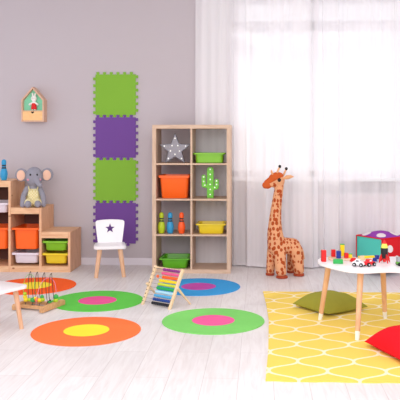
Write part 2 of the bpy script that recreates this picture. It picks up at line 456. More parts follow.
zs = [1.32+(HY-y)*7.53/FP for y in (94.9, 137.4, 179.8, 222.3)]
zs = [zs[0]-0.4487*k for k in range(4)]
puzzle(pxm, zs[0], M_pg, 'green foam puzzle mat at the very top of the column on the wall')
puzzle(pxm, zs[1], M_pp, 'purple foam puzzle mat second from the top, between the two green ones')
puzzle(pxm, zs[2], M_pg, 'green foam puzzle mat lower in the column, between the two purple ones')
puzzle(pxm, zs[3], M_pp, 'purple foam puzzle mat at the bottom of the column, behind the white chair')

# ------------------------------------------------------------------ cube shelf unit
M_oak = wood('oak_foil', (216, 186, 162), (200, 168, 144), (10, 10, 1.2))
M_oakh = wood('oak_foil_across', (216, 186, 162), (200, 168, 144), (1.2, 10, 10))
KX0, KX1, KY0, KY1 = -1.060, -0.288, 7.0, 7.39
t = thing('cube_shelf', 'tall light oak shelf unit with eight open cubes, standing between wall and curtain', 'shelf', ((KX0+KX1)/2, (KY0+KY1)/2, 0))
hw, hd, T, sh = (KX1-KX0)/2, (KY1-KY0)/2, 0.038, 0.016
KH = 1.460; cell = (KH-2*T-3*sh)/4
for s in (-1, 1):
    b = BM(); x = s*(hw-T/2); box(b, x-T/2, x+T/2, -hd, hd, T, KH-T); mesh_obj('side_panel', b, M_oak, t, bevel=0.0012)
b = BM(); box(b, -hw, hw, -hd, hd, KH-T, KH); mesh_obj('top_panel', b, M_oakh, t, bevel=0.0012)
b = BM(); box(b, -hw, hw, -hd, hd, 0, T); mesh_obj('bottom_panel', b, M_oakh, t, bevel=0.0012)
dv = 0.018
b = BM(); box(b, -dv/2, dv/2, -hd+0.001, hd, T, KH-T); mesh_obj('divider', b, M_oak, t)
LV = [T]
for k in range(3):
    z = T+cell*(k+1)+sh*k-0.007; LV.append(z+sh)
    for s in (-1, 1):
        a, c = sorted((s*dv/2, s*(hw-T))); b = BM(); box(b, a, c, -hd+0.002, hd, z, z+sh); mesh_obj('shelf_board', b, M_oakh, t)
LV[1:] = LV[1:]
KCX = (KX0+KX1)/2
CLX = KCX-(hw-T+dv/2)/2; CRX = KCX+(hw-T+dv/2)/2
E = 0.0008

# tubs
def tub(bm, w, d, h, wb, db, rim=0.012, rr=0.03, th=0.003, lip=0.008, M=None):
    """open tapered tub: w,d at the top, wb,db at the base"""
    def rg(x, y, r, z):
        return [Vector((p[0], p[1], z)) for p in rrect(x/2, y/2, r)]
    rings = [rg(wb-0.012, db-0.012, rr, 0), rg(wb, db, rr, 0.006), rg(w-2*rim, d-2*rim, rr, h-lip), rg(w, d, rr*0.7, h-lip), rg(w, d, rr*0.7, h),
             rg(w-2*rim-2*th, d-2*rim-2*th, rr, h), rg(wb-2*th, db-2*th, rr, 0.008), rg(wb-0.02, db-0.02, rr, 0.005)]
    loft(bm, rings)
def plastic(name, rgb): return mat(name, rgb, 0.35, spec=0.45)
P_lime = plastic('plastic_lime', (132, 196, 44)); P_orange = plastic('plastic_orange', (255, 106, 28)); P_yel = plastic('plastic_yellow', (240, 212, 48))
P_wht = plastic('plastic_white', (232, 222, 232)); P_grn = plastic('plastic_green', (96, 178, 34)); P_gry = plastic('plastic_grey_edge', (90, 130, 50))
def tub_thing(name, label, cat, loc, w, d, h, wb, db, m, group=None, rz=0, rim=0.012, lip=0.008, rr=0.03):
    b = BM(); tub(b, w, d, h, wb, db, rim=rim, lip=lip, rr=rr)
    o = mesh_obj(name, b, m, smooth=True); o.location = loc; o.rotation_euler = (0, 0, rz)
    return tag(o, label, cat, group)
GT = 'plastic trays in the cube shelf'
tub_thing('storage_tray', 'shallow lime green tray in the top right cube above the cactus lamp', 'tray', (CRX-0.006, KY0+0.17, LV[3]+E), 0.315, 0.28, 0.100, 0.268, 0.235, P_lime, GT, lip=0.014, rim=0.02)
tub_thing('storage_tray', 'shallow yellow tray in the right-hand cube just below the cactus lamp', 'tray', (CRX+0.012, KY0+0.17, LV[1]+E), 0.30, 0.29, 0.100, 0.235, 0.23, P_yel, GT, rim=0.02, lip=0.012)
tub_thing('storage_tray', 'green open tray in the bottom left cube behind the abacus', 'tray', (CLX+0.008, KY0+0.19, LV[0]+E), 0.305, 0.34, 0.100, 0.24, 0.27, P_grn, GT, rim=0.02, lip=0.012)
# orange bin: deep with handle rim
t = thing('storage_bin', 'deep orange plastic bin in the left cube under the star lamp', 'bin', (CLX+0.004, KY0+0.19, LV[2]+E))
b = BM(); tub(b, 0.315, 0.33, 0.228, 0.255, 0.26, rim=0.014, lip=0.01); mesh_obj('body', b, P_orange, t, smooth=True)
b = BM()
prism(b, [(x, z+0.0) for x, z in [(-0.145, 0.205), (0.145, 0.205), (0.155, 0.217), (-0.155, 0.217)]], -0.165, -0.147, 'y'); mesh_obj('handle', b, P_orange, t)

# star lamp
t = thing('star_lamp', 'grey star-shaped marquee lamp with white bulbs in the top left cube', 'lamp', (CLX+0.004, KY0+0.13, LV[3]+E))
RO, RI = 0.160, 0.068; CZ = 0.160*math.cos(R(36))+0.004
pts = [((RO if k % 2 == 0 else RI)*math.sin(PI*k/5), CZ+(RO if k % 2 == 0 else RI)*math.cos(PI*k/5)) for k in range(10)]
M_stg = mat('star_grey', (150, 146, 156), 0.4, spec=0.5); M_std = mat('star_rim', (96, 92, 100), 0.4)
b = BM(); prism(b, pts, -0.012, 0.012, 'y'); mesh_obj('star_face', b, M_stg, t)
b = BM()
for k in range(10):
    p, q = Vector((pts[k][0], 0, pts[k][1])), Vector((pts[(k+1) % 10][0], 0, pts[(k+1) % 10][1]))
    n_ = (q-p).normalized(); nn = Vector((n_.z, 0, -n_.x))
    c4 = [p, q, q-nn*0.003, p-nn*0.003]
    A = [b.verts.new(v+Vector((0, -0.022, 0))) for v in c4]; B = [b.verts.new(v+Vector((0, 0.014, 0))) for v in c4]
    for i in range(4): b.faces.new((A[i], A[(i+1) % 4], B[(i+1) % 4], B[i]))
    b.faces.new(A); b.faces.new(B[::-1])
mesh_obj('rim', b, M_std, t)
M_bulb = mat('bulb_white', (255, 252, 245), 0.2, emit=0.5)
sp_ = [(RO*0.70*math.sin(2*PI*k/5), CZ+RO*0.70*math.cos(2*PI*k/5)) for k in range(5)]+[(0.048*math.sin(2*PI*(k+.5)/5), CZ+0.048*math.cos(2*PI*(k+.5)/5)) for k in range(5)]
for x, z in sp_:
    b = BM(); ball(b, (x, -0.018, z), 0.0075, 10, 7); mesh_obj('bulb', b, M_bulb, t, smooth=True)

# cactus lamp
t = thing('cactus_lamp', 'green cactus-shaped marquee lamp with white bulbs in a right-hand cube', 'lamp', (CRX+0.0, KY0+0.13, LV[2]+E))
def stadium(cx, z0, z1, r, n=8):
    P = [(cx-r, z0), (cx+r, z0)] if False else []
    for k in range(n+1): a = PI*k/n; P.append((cx+r*math.cos(a), z1-r+r*math.sin(a)))
    for k in range(n+1): a = PI+PI*k/n; P.append((cx+r*math.cos(a), z0+r+r*math.sin(a)))
    return P
M_cac = mat('cactus_green', (112, 196, 56), 0.4)
b = BM()
prism(b, [(0.033, 0), (0.033, 0.27)]+[(0.033*math.cos(PI*k/8), 0.278+0.033*math.sin(PI*k/8)) for k in range(0, 9)]+[(-0.033, 0)], -0.015, 0.012, 'y')
prism(b, stadium(-0.066, 0.105, 0.232, 0.021), -0.0149, 0.0119, 'y'); prism(b, stadium(0.064, 0.085, 0.19, 0.021), -0.0149, 0.0119, 'y')
prism(b, [(-0.07, 0.107), (-0.03, 0.095), (-0.03, 0.135), (-0.07, 0.147)], -0.0148, 0.0118, 'y')
prism(b, [(0.03, 0.08), (0.068, 0.087), (0.068, 0.127), (0.03, 0.12)], -0.0148, 0.0118, 'y')
mesh_obj('cactus_body', b, M_cac, t, bevel=0.003)
for x, z in [(0, 0.285), (0, 0.235), (0, 0.185), (0, 0.135), (0, 0.085), (0, 0.035), (-0.066, 0.21), (-0.066, 0.165), (-0.055, 0.128), (0.064, 0.17), (0.064, 0.135), (0.045, 0.105)]:
    b = BM(); ball(b, (x, -0.018, z), 0.0072, 10, 7); mesh_obj('bulb', b, M_bulb, t, smooth=True)

# bowling pins
M_blk = mat('black_stripe', (28, 28, 34), 0.5)
def pin_mesh(m):
    prof = [(0.018, 0), (0.026, 0.004), (0.034, 0.035), (0.0375, 0.062), (0.034, 0.090), (0.0245, 0.118), (0.0215, 0.126), (0.0208, 0.133), (0.0205, 0.141), (0.0205, 0.147), (0.021, 0.155), (0.0235, 0.168), (0.0240, 0.184), (0.020, 0.200), (0.011, 0.209), (0.0005, 0.211)]
    mi = [0]*15; mi[5] = mi[6] = 1; mi[8] = mi[9] = 1
    b = BM(); lathe(b, prof, 20, mi=mi); return mesh_obj('bowling_pin', b, [m, M_blk], smooth=True)
GP = 'toy bowling pins'
for x, m, lab in ((-0.125, mat('pin_lime', (182, 200, 30), .4), 'lime yellow toy bowling pin, leftmost of the three in the cube shelf'),
                  (-0.038, mat('pin_blue', (46, 150, 200), .4), 'blue toy bowling pin, middle of the three in the cube shelf'),
                  (0.075, mat('pin_orange', (252, 94, 34), .4), 'orange toy bowling pin, rightmost of the three in the cube shelf')):
    o = pin_mesh(m); o.location = (CLX+x, KY0+0.07, LV[1]+E); tag(o, lab, 'bowling pin', GP)

# ------------------------------------------------------------------ pine stepped storage unit
M_pine = wood('pine', (234, 186, 148), (212, 158, 122), (9, 9, 0.9), knots=True)
M_pineh = wood('pine_across', (238, 196, 156), (220, 168, 128), (0.9, 9, 9), knots=True)
TY0, TY1 = 7.0, 7.425
XS = [-2.796, -2.484, -2.175, -1.886]; HS = [0.905, 0.905, 0.638, 0.400]; pt = 0.024
t = thing('stepped_storage', 'pine storage unit with three stepped columns of plastic bins against the wall', 'storage unit', (0, 0, 0))
t.location = (-2.34, 7.2, 0); OX, OY = -2.34, 7.2
for x, h in zip(XS, HS):
    b = BM(); box(b, x-pt/2-OX, x+pt/2-OX, TY0-OY, TY1-OY, 0.0, h); mesh_obj('side_panel', b, M_pine, t, bevel=0.001)
CH = [0.905, 0.638, 0.400]
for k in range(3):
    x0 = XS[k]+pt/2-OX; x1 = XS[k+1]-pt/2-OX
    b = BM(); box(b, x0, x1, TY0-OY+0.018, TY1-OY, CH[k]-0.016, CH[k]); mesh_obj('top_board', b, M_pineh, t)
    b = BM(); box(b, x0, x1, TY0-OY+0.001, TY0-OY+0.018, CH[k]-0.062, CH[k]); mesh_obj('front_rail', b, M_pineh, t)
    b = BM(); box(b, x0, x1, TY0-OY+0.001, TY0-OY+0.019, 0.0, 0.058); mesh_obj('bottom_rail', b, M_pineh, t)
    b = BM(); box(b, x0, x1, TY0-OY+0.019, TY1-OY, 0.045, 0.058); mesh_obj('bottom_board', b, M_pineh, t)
    b = BM(); box(b, x0, x1, TY1-OY-0.006, TY1-OY, 0.058, CH[k]-0.016); mesh_obj('back_panel', b, mat('interior_shade_brown', (124, 84, 74), 0.8), t)  # brown sheet added to imitate the shade inside the open-backed unit
def runner(k, z):
    x0 = XS[k]+pt/2-OX; x1 = XS[k+1]-pt/2-OX
    for a, c in ((x0, x0+0.007), (x1-0.007, x1)):
        b = BM(); box(b, a, c, TY0-OY+0.002, TY1-OY-0.012, z-0.006, z); mesh_obj('runner', b, M_pine, t)
GB = 'plastic bins in the pine unit'
def bin_(k, ytop, h, m, label, name='storage_bin', cat='bin'):
    d = FP/100.9; z = EYE-(ytop-HY)*7.08/FP
    w = XS[k+1]-XS[k]-pt-0.003; zb = z-h
    lip = 0.018; runner(k, z-lip-E)
    b = BM(); tub(b, w, 0.39, h, w-0.062, 0.33, rim=0.022, lip=lip, rr=0.03)
    o = mesh_obj(name, b, m, smooth=True); o.location = ((XS[k]+XS[k+1])/2, TY0+0.2, zb); tag(o, label, cat, GB)
bin_(1, 228.3, 0.215, P_orange, 'deep orange bin in the middle column below the elephant')
bin_(0, 228.3, 0.215, P_orange, 'deep orange bin at the left edge of the picture, beside the middle orange one')
bin_(1, 253.3, 0.105, P_wht, 'shallow white tray at the bottom of the middle column, under the orange bin', 'storage_tray', 'tray')
bin_(0, 203.3, 0.098, P_wht, 'shallow white tray high in the left column, below the blue pin', 'storage_tray', 'tray')
bin_(2, 241.3, 0.098, P_lime, 'shallow green tray in the low right column, above the yellow one', 'storage_tray', 'tray')
bin_(2, 253.6, 0.105, P_yel, 'shallow yellow tray in the low right column, under the green one', 'storage_tray', 'tray')
o = pin_mesh(mat('pin_blue', (46, 150, 200), .4)); o.location = W((3.9-CX)*7.16/FP, 7.16, 0.905+E); tag(o, 'blue toy bowling pin standing alone on top of the pine storage unit', 'bowling pin', GP)

# ------------------------------------------------------------------ elephant
M_eg = mat('plush_grey', (150, 148, 160), 0.95, bump=0.5, bscale=150, spec=0.1, vary=0.06, vscale=60)
M_ear = mat('plush_peach', (240, 196, 172), 0.95, spec=0.1); M_eye = mat('eye_black', (20, 18, 20), 0.2)
M_cheek = mat('cheek_pink', (226, 150, 170), 0.9)
ck = bpy.data.materials.new('check_cloth'); ck.use_nodes = True
n_ = ck.node_tree; k1 = n_.nodes.new('ShaderNodeTexChecker'); k1.inputs['Scale'].default_value = 75
k1.inputs['Color1'].default_value = lin((222, 204, 140)); k1.inputs['Color2'].default_value = lin((236, 226, 184)); tcx = n_.nodes.new('ShaderNodeTexCoord')
n_.links.new(tcx.outputs['Object'], k1.inputs['Vector']); n_.links.new(k1.outputs['Color'], n_.nodes['Principled BSDF'].inputs['Base Color']); n_.nodes['Principled BSDF'].inputs['Roughness'].default_value = 0.9
e = thing('toy_elephant', 'grey plush elephant in yellow checked overalls sitting on the middle step', 'soft toy', W((33.5-CX)*7.2/FP, 7.2, 0.638+E), R(15)); e.scale = (1.03, 1.0, 1.11)
b = BM()
cap(b, (0, 0.0, 0.055), (0, 0.0, 0.165), 0.062, 0.045)
ball(b, (0.008, -0.01, 0.272), (0.086, 0.078, 0.090), 20, 14)
cap(b, (0.0, 0, 0.16), (0.005, 0, 0.22), 0.04, 0.045)
for q in ((0.025, -0.06, 0.25, 0.045, -0.09, 0.225, .036, .026), (0.045, -0.09, 0.225, 0.058, -0.115, 0.203, .026, .021), (0.058, -0.115, 0.203, 0.072, -0.125, 0.198, .021, .018)):
    cap(b, q[:3], q[3:6], q[6], q[7])
for s in (-1, 1):
    cap(b, (s*0.060, -0.01, 0.165), (s*0.092, -0.05, 0.10), 0.028, 0.026); cap(b, (s*0.092, -0.05, 0.10), (s*0.098, -0.075, 0.024), 0.026, 0.026)
    cap(b, (s*0.038, -0.03, 0.04), (s*0.046, -0.13, 0.032), 0.036, 0.031)
blob('body', b, M_eg, e, 0.006, 4)
for s in (-1, 1):
    q = BM(); ball(q, (s*0.122+0.008, 0.005, 0.29), (0.062, 0.013, 0.062), 18, 10); ball(q, (s*0.09+0.008, 0.005, 0.275), (0.04, 0.012, 0.045), 14, 8)
    ear = blob('ear', q, M_eg, e, 0.005, 3)
    q = BM(); ball(q, (s*0.122+0.004, -0.0105, 0.285), (0.040, 0.006, 0.048), 18, 10); oo = mesh_obj('inner_ear', q, M_ear, ear, smooth=True); oo['label'] = 'peach inner ear'
    q = BM(); ball(q, (s*0.031+0.006, -0.078, 0.292), (0.010, 0.007, 0.011), 12, 8); mesh_obj('eye', q, M_eye, e, smooth=True)
    q = BM(); ball(q, (s*0.056+0.008, -0.066, 0.248), (0.012, 0.008, 0.010), 12, 8); mesh_obj('cheek', q, M_cheek, e, smooth=True)
    q = BM(); tube(q, [(s*0.03, -0.055, 0.125), (s*0.04, -0.05, 0.165), (s*0.046, -0.035, 0.188)], 0.006, 8); mesh_obj('strap', q, ck, e, smooth=True)
b = BM(); cap(b, (0, 0.0, 0.064), (0, -0.003, 0.115), 0.073, 0.066)
for s in (-1, 1): cap(b, (s*0.036, -0.02, 0.044), (s*0.042, -0.085, 0.04), 0.044, 0.041)
prism(b, [(-0.05, 0.10), (0.05, 0.10), (0.045, 0.150), (-0.045, 0.150)], -0.068, -0.045, 'y')
o = blob('overalls', b, ck, e, 0.006, 3)

# ------------------------------------------------------------------ little house shelf + bunny
hd_ = 7.41; hx = W((32.2-CX)*hd_/FP, hd_).x
HZ = 1.500; M_hw = wood('house_wood', (226, 186, 160), (212, 166, 138), (6, 6, 2)); dY = 0.12
t = thing('house_shelf', 'small wooden house-shaped wall shelf with mint back and a drawer', 'wall shelf', (hx, WALL_Y, HZ))
hwid, eav, apx, th = 0.117, 0.228, 0.362, 0.013
outer = [(-hwid, 0), (hwid, 0), (hwid, eav), (0, apx), (-hwid, eav)]
inner = [(-hwid+th, th), (hwid-th, th), (hwid-th, eav-0.008), (0, apx-0.02), (-hwid+th, eav-0.008)]
b = BM()
for y_, nxt in ((-dY, None),):
    Ao = [b.verts.new((x, -dY, z)) for x, z in outer]; Ai = [b.verts.new((x, -dY, z)) for x, z in inner]
    Bo = [b.verts.new((x, 0, z)) for x, z in outer]; Bi = [b.verts.new((x, 0, z)) for x, z in inner]
for i in range(5):
    j = (i+1) % 5
    b.faces.new((Ao[i], Ao[j], Ai[j], Ai[i])); b.faces.new((Bo[j], Bo[i], Bi[i], Bi[j])); b.faces.new((Ao[j], Ao[i], Bo[i], Bo[j])); b.faces.new((Ai[i], Ai[j], Bi[j], Bi[i]))
mesh_obj('frame', b, M_hw, t)
b = BM(); prism(b, inner, -0.066, -0.060, 'y'); o = mesh_obj('back_panel', b, mat('mint', (146, 228, 190), 0.7), t); o['label'] = 'mint green back panel'
b = BM(); box(b, -hwid+th, hwid-th, -dY+0.002, -0.066, 0.108, 0.116); mesh_obj('shelf_board', b, M_hw, t)
b = BM(); box(b, -hwid+th+0.001, hwid-th-0.001, -dY+0.003, -0.014, th+0.001, 0.107); dr = mesh_obj('drawer', b, wood('drawer_wood', (248, 200, 142), (242, 190, 130), (2, 6, 6)), t)
b = BM(); hp = []
for k in range(24):
    a = 2*PI*k/24; hp.append((0.0011*16*math.sin(a)**3, 0.096+0.001*(13*math.cos(a)-5*math.cos(2*a)-2*math.cos(3*a)-math.cos(4*a))*0.8))
prism(b, hp, -dY+0.002, -dY+0.004, 'y'); mesh_obj('heart_hole', b, mat('hole_shade', (50, 34, 28), 0.9), dr)  # thin dark heart: the cut-out's shade put into the colour
# bunny
bn = thing('toy_rabbit', 'small white crocheted rabbit in red trousers inside the house-shaped wall shelf', 'soft toy', (hx+0.008, WALL_Y-0.094, HZ+0.116+E))
M_bw = mat('crochet_white', (240, 238, 232), 0.95, bump=0.5, bscale=300); M_br = mat('crochet_red', (222, 50, 52), 0.95, bump=0.5, bscale=300)
b = BM(); cap(b, (0, 0, 0.04), (0, 0, 0.085), 0.022, 0.018); ball(b, (0, -0.002, 0.124), (0.031, 0.024, 0.031)); 
for s in (-1, 1):
    cap(b, (s*0.010, 0, 0.14), (s*0.015, 0.0, 0.176), 0.009, 0.0095); cap(b, (s*0.018, -0.004, 0.08), (s*0.042, -0.012, 0.062), 0.009, 0.011)
    cap(b, (s*0.013, -0.002, 0.02), (s*0.015, -0.008, 0.009), 0.011, 0.009)
blob('body', b, M_bw, bn, 0.0035, 3)
b = BM(); cap(b, (0, 0, 0.045), (0, 0, 0.062), 0.0265, 0.024)
for s in (-1, 1): cap(b, (s*0.013, -0.001, 0.04), (s*0.016, -0.004, 0.018), 0.0155, 0.0145)
blob('trousers', b, M_br, bn, 0.0035, 2)
for s in (-1, 1):
    b = BM(); ball(b, (s*0.010, -0.0295, 0.127), 0.0028, 8, 6); mesh_obj('eye', b, M_eye, bn, smooth=True)
b = BM(); ball(b, (0, -0.031, 0.118), (0.003, 0.002, 0.002), 8, 6); mesh_obj('nose', b, M_cheek, bn, smooth=True)

# ------------------------------------------------------------------ children's chair with a star
M_leg = wood('beech', (228, 184, 150), (214, 166, 130), (6, 6, 1.0)); M_seat = mat('white_lacquer', (244, 240, 242), 0.3, spec=0.4)
cp = W((110.0-CX)*6.93/FP, 6.93)
ang = math.atan2(-cp.x, cp.y)             # turned to face into the room
t = thing('child_chair', 'small white wooden chair with a star cut-out in its backrest, by the wall', 'chair', cp, -ang*-1)
def leg_mb(a, b_, r0, r1, n=14, tip=None):
    bm = BM(); a = Vector(a); b_ = Vector(b_); tube(bm, [a, a.lerp(b_, .5), b_], [r0, (r0+r1)/2, r1], n)
    for v in bm.verts: v.co.z = min(max(v.co.z, 0.0), a.z) if v.co.z < 0.02 or v.co.z > a.z-0.02 else v.co.z
    return bm
SH = 0.279
for sx in (-1, 1):
    for sy in (-1, 1):
        bm = leg_mb((sx*0.096, sy*0.10, SH-0.009), (sx*0.131, sy*0.122, 0.0), 0.024, 0.0185); mesh_obj('leg', bm, M_leg, t, smooth=True)
b = BM(); prism(b, [(x*(1-0.06*(y > 0)), y) for x, y in rrect(0.153, 0.15, 0.045, 6)], SH-0.008, SH+0.022, 'z'); mesh_obj('seat', b, M_seat, t, bevel=0.005, smooth=True)
# backrest with star hole: outer outline bridged to the star outline
yb0, yb1 = 0.112, 0.130
no = 60
def back_outline(a):
    # superellipse-like panel wider at the top
    pass
ol = []
pts = [(-0.118, SH+0.022), (0.118, SH+0.022), (0.128, SH+0.10), (0.140, SH+0.20), (0.1405, SH+0.222), (0.128, SH+0.236), (0.08, SH+0.242), (0, SH+0.246), (-0.08, SH+0.242), (-0.128, SH+0.236), (-0.1405, SH+0.222), (-0.140, SH+0.20), (-0.128, SH+0.10)]
sc_z = SH+0.158
def ray_hit(P, c, a):
    best = None; d = Vector((math.cos(a), math.sin(a)))
    for i in range(len(P)):
        p, q = Vector(P[i]), Vector(P[(i+1) % len(P)]); e_ = q-p; den = d.x*e_.y-d.y*e_.x
        if abs(den) < 1e-9: continue
        w = p-c; tt = (w.x*e_.y-w.y*e_.x)/den; ss = (w.x*d.y-w.y*d.x)/den
        if tt > 0 and -1e-6 <= ss <= 1+1e-6 and (best is None or tt > best): best = tt
    return c+d*best
c0 = Vector((0, sc_z)); star = [((0.050 if k % 2 == 0 else 0.021)*math.cos(PI/2+PI*k/5), sc_z+(0.050 if k % 2 == 0 else 0.021)*math.sin(PI/2+PI*k/5)) for k in range(10)]
angs = sorted(set([round((PI/2+PI*k/5) % (2*PI), 5) for k in range(10)]+[round(2*PI*k/no, 5) for k in range(no)]+[round(math.atan2(p[1]-sc_z, p[0]) % (2*PI), 5) for p in pts]))
b = BM(); A = []
for yy in (yb0, yb1):
    O_ = []; I_ = []
    for a in angs:
        h = ray_hit(pts, c0, a); s__ = ray_hit(star, c0, a); lean = lambda z: (z-SH)*0.12
        O_.append(b.verts.new((h.x, yy+lean(h.y), h.y))); I_.append(b.verts.new((s__.x, yy+lean(s__.y), s__.y)))
    A.append((O_, I_))
N = len(angs); (O0, I0), (O1, I1) = A
for i in range(N):
    j = (i+1) % N
    b.faces.new((O0[i], O0[j], I0[j], I0[i])); b.faces.new((O1[j], O1[i], I1[i], I1[j])); b.faces.new((O0[j], O0[i], O1[i], O1[j])); b.faces.new((I0[i], I0[j], I1[j], I1[i]))
mesh_obj('backrest', b, M_seat, t)

# white stool at the left edge
cs = W(-1.612, 4.93)
t = thing('child_stool', 'small white-topped stool with round wooden legs cut off by the left edge', 'stool', cs, TH+math.atan2(0.12, -0.205))
SZ = 0.282
for sx in (-1, 1):
    for sy in (-1, 1):
        bm = leg_mb((sx*0.088, sy*0.088, SZ-0.001), (sx*0.119, sy*0.119, 0.0), 0.0185, 0.0145); mesh_obj('leg', bm, M_leg, t, smooth=True)
b = BM(); prism(b, rrect(0.158, 0.158, 0.05, 7), SZ, SZ+0.022, 'z'); mesh_obj('seat', b, M_seat, t, bevel=0.005, smooth=True)

# ------------------------------------------------------------------ bead maze
bmz = W(-1.492, 5.585); t = thing('bead_maze', 'wooden bead maze toy with looping wires and coloured beads, beside the stool', 'toy', (bmz.x, bmz.y, 0.0065), TH+R(-20.5))
M_mz = wood('maze_wood', (220, 170, 122), (200, 148, 100), (4, 4, 4))
# local: x along rails, y away from camera
for x in (-0.125, 0.125):
    b = BM(); prism(b, [(-0.15, 0), (0.15, 0), (0.15, 0.032), (0.135, 0.042), (-0.135, 0.042), (-0.15, 0.032)], x-0.016, x+0.016, 'x'); mesh_obj('foot', b, M_mz, t, bevel=0.002)
for y in (-0.07, 0.07):
    b = BM(); box(b, -0.109, 0.109, y-0.017, y+0.017, 0.006, 0.028); mesh_obj('rail', b, M_mz, t, bevel=0.002)
def wire(pts, rgb, nm):
    b = BM(); tube(b, spline([Vector(p) for p in pts], 6, closed=False), 0.0019, 6); mesh_obj('wire', b, mat(nm, rgb, 0.3), t, smooth=True)
wire([(-0.125, -0.02, 0.034), (-0.13, -0.02, 0.16), (-0.11, -0.01, 0.235), (-0.075, 0.0, 0.25), (-0.045, 0.0, 0.22), (-0.035, 0, 0.12), (-0.03, 0.068, 0.024)], (110, 200, 90), 'wire_green')
wire([(0.02, -0.07, 0.024), (0.03, -0.06, 0.12), (0.045, -0.03, 0.20), (0.085, 0.0, 0.235), (0.12, 0.03, 0.2), (0.13, 0.04, 0.12), (0.126, 0.04, 0.034)], (236, 150, 180), 'wire_pink')
for k in range(4):
    x = -0.078+0.064*k; mb = mat('wire_black', (36, 36, 40), 0.3)
    P_ = [(x-0.004, -0.066, 0.022), (x-0.006, -0.04, 0.06)]
    for q in range(13):
        a = PI*(0.93-0.86*q/12)+(0 if q < 13 else 0); a = -0.35*PI-1.3*PI*q/12+0
        P_.append((x+0.015*math.cos(a-PI*0.0)*-1*-1, -0.01+0.006*math.sin(a), 0.165-0.105*math.sin(a)*-1 if False else 0.165+0.105*math.sin(a+0)))
    P_ += [(x+0.004, 0.03, 0.05), (x+0.004, 0.066, 0.022)]
    b = BM(); tube(b, spline([Vector(p) for p in P_], 3, closed=False), 0.0024, 6); mesh_obj('wire', b, mb, t, smooth=True)['label'] = 'black looped wire'
BC = {'yellow': (244, 214, 40), 'green': (60, 170, 80), 'red': (226, 62, 40), 'lime': (180, 205, 40), 'orange': (244, 120, 40)}
for x, y, z, c, r in [(-0.115, -0.02, 0.075, 'yellow', .015), (-0.117, -0.02, 0.10, 'lime', .013), (-0.085, -0.05, 0.062, 'yellow', .016), (-0.058, -0.04, 0.062, 'lime', .013), (-0.03, -0.035, 0.062, 'green', .018), (-0.01, -0.03, 0.074, 'yellow', .012),
                      (0.008, -0.035, 0.064, 'orange', .016), (0.035, -0.035, 0.064, 'yellow', .016), (0.06, -0.035, 0.07, 'lime', .014), (0.05, -0.03, 0.092, 'green', .012), (0.126, 0.04, 0.055, 'lime', .016), (0.128, 0.04, 0.084, 'green', .017), (0.10, 0.0, 0.05, 'green', .013)]:
    b = BM(); ball(b, (x, y, z), (r*1.2, r*1.2, r*1.1), 14, 9); mesh_obj('bead', b, mat('bead_'+c, BC[c], 0.3), t, smooth=True)

# ------------------------------------------------------------------ abacus
A0 = W(-0.698, 5.704); B0 = W(-0.4685, 5.537); mid = (A0+B0)/2; xd = (B0-A0); hwA = xd.length/2
t = thing('abacus', 'wooden standing abacus with rows of rainbow coloured beads', 'abacus', mid, math.atan2(xd.y, xd.x))
M_ab = wood('abacus_wood', (240, 214, 178), (228, 196, 154), (5, 5, 1.5)); LN, ZT = 0.162, 0.286
for s in (-1, 1):
    b = BM(); v = Vector((0, LN, ZT)).normalized(); n_ = Vector((0, -v.z, v.y)); w2 = 0.011; h2 = 0.011; x = s*hwA
    base = Vector((x, 0, 0)); top = base+Vector((0, LN, ZT)); rr_ = []
    for p in (base+n_*-0.0, top):
        rr_.append([p+Vector((w2, 0, 0))+n_*h2, p+Vector((-w2, 0, 0))+n_*h2, p+Vector((-w2, 0, 0))-n_*h2, p+Vector((w2, 0, 0))-n_*h2])
    rr_[0][0].z = rr_[0][1].z = rr_[0][2].z = rr_[0][3].z = 0
    loft(b, rr_); mesh_obj('rail', b, M_ab, t, bevel=0.002)
    b = BM(); x2 = s*(hwA+0.019); p = Vector((x2, LN*0.46, ZT*0.53)); q = Vector((x2, LN*0.5+0.15, 0.0)); v = (q-p).normalized(); n_ = Vector((0, -v.z, v.y)); rr_ = []
    for e_ in (p-v*0.008, q):
        rr_.append([e_+Vector((0.007, 0, 0))+n_*0.010, e_+Vector((-0.007, 0, 0))+n_*0.010, e_+Vector((-0.007, 0, 0))-n_*0.010, e_+Vector((0.007, 0, 0))-n_*0.010])
    for w in rr_[1]: w.z = 0
    loft(b, rr_); mesh_obj('stand_leg', b, M_ab, t, bevel=0.002)
    b = BM(); tube(b, [(s*(hwA+0.0), p.y, p.z), (s*(hwA+0.031), p.y, p.z)], 0.0055, 10); mesh_obj('hinge_peg', b, M_ab, t, smooth=True)
b = BM(); tube(b, [(-hwA, LN*0.97, ZT*0.965), (hwA, LN*0.97, ZT*0.965)], 0.006, 10); mesh_obj('cross_bar', b, M_ab, t, smooth=True)
RC = [('black', (34, 34, 44)), ('navy', (40, 74, 150)), ('sky', (90, 175, 222)), ('pale_blue', (178, 222, 240)), ('green', (40, 172, 92)), ('lime', (206, 218, 66)), ('yellow', (250, 216, 40)), ('orange', (248, 106, 44)), ('pink', (236, 100, 150)), ('purple', (146, 58, 140))]
M_rod = mat('rod_metal', (140, 135, 135), 0.3); M_dot = mat('rod_end_black', (35, 32, 36), 0.5)
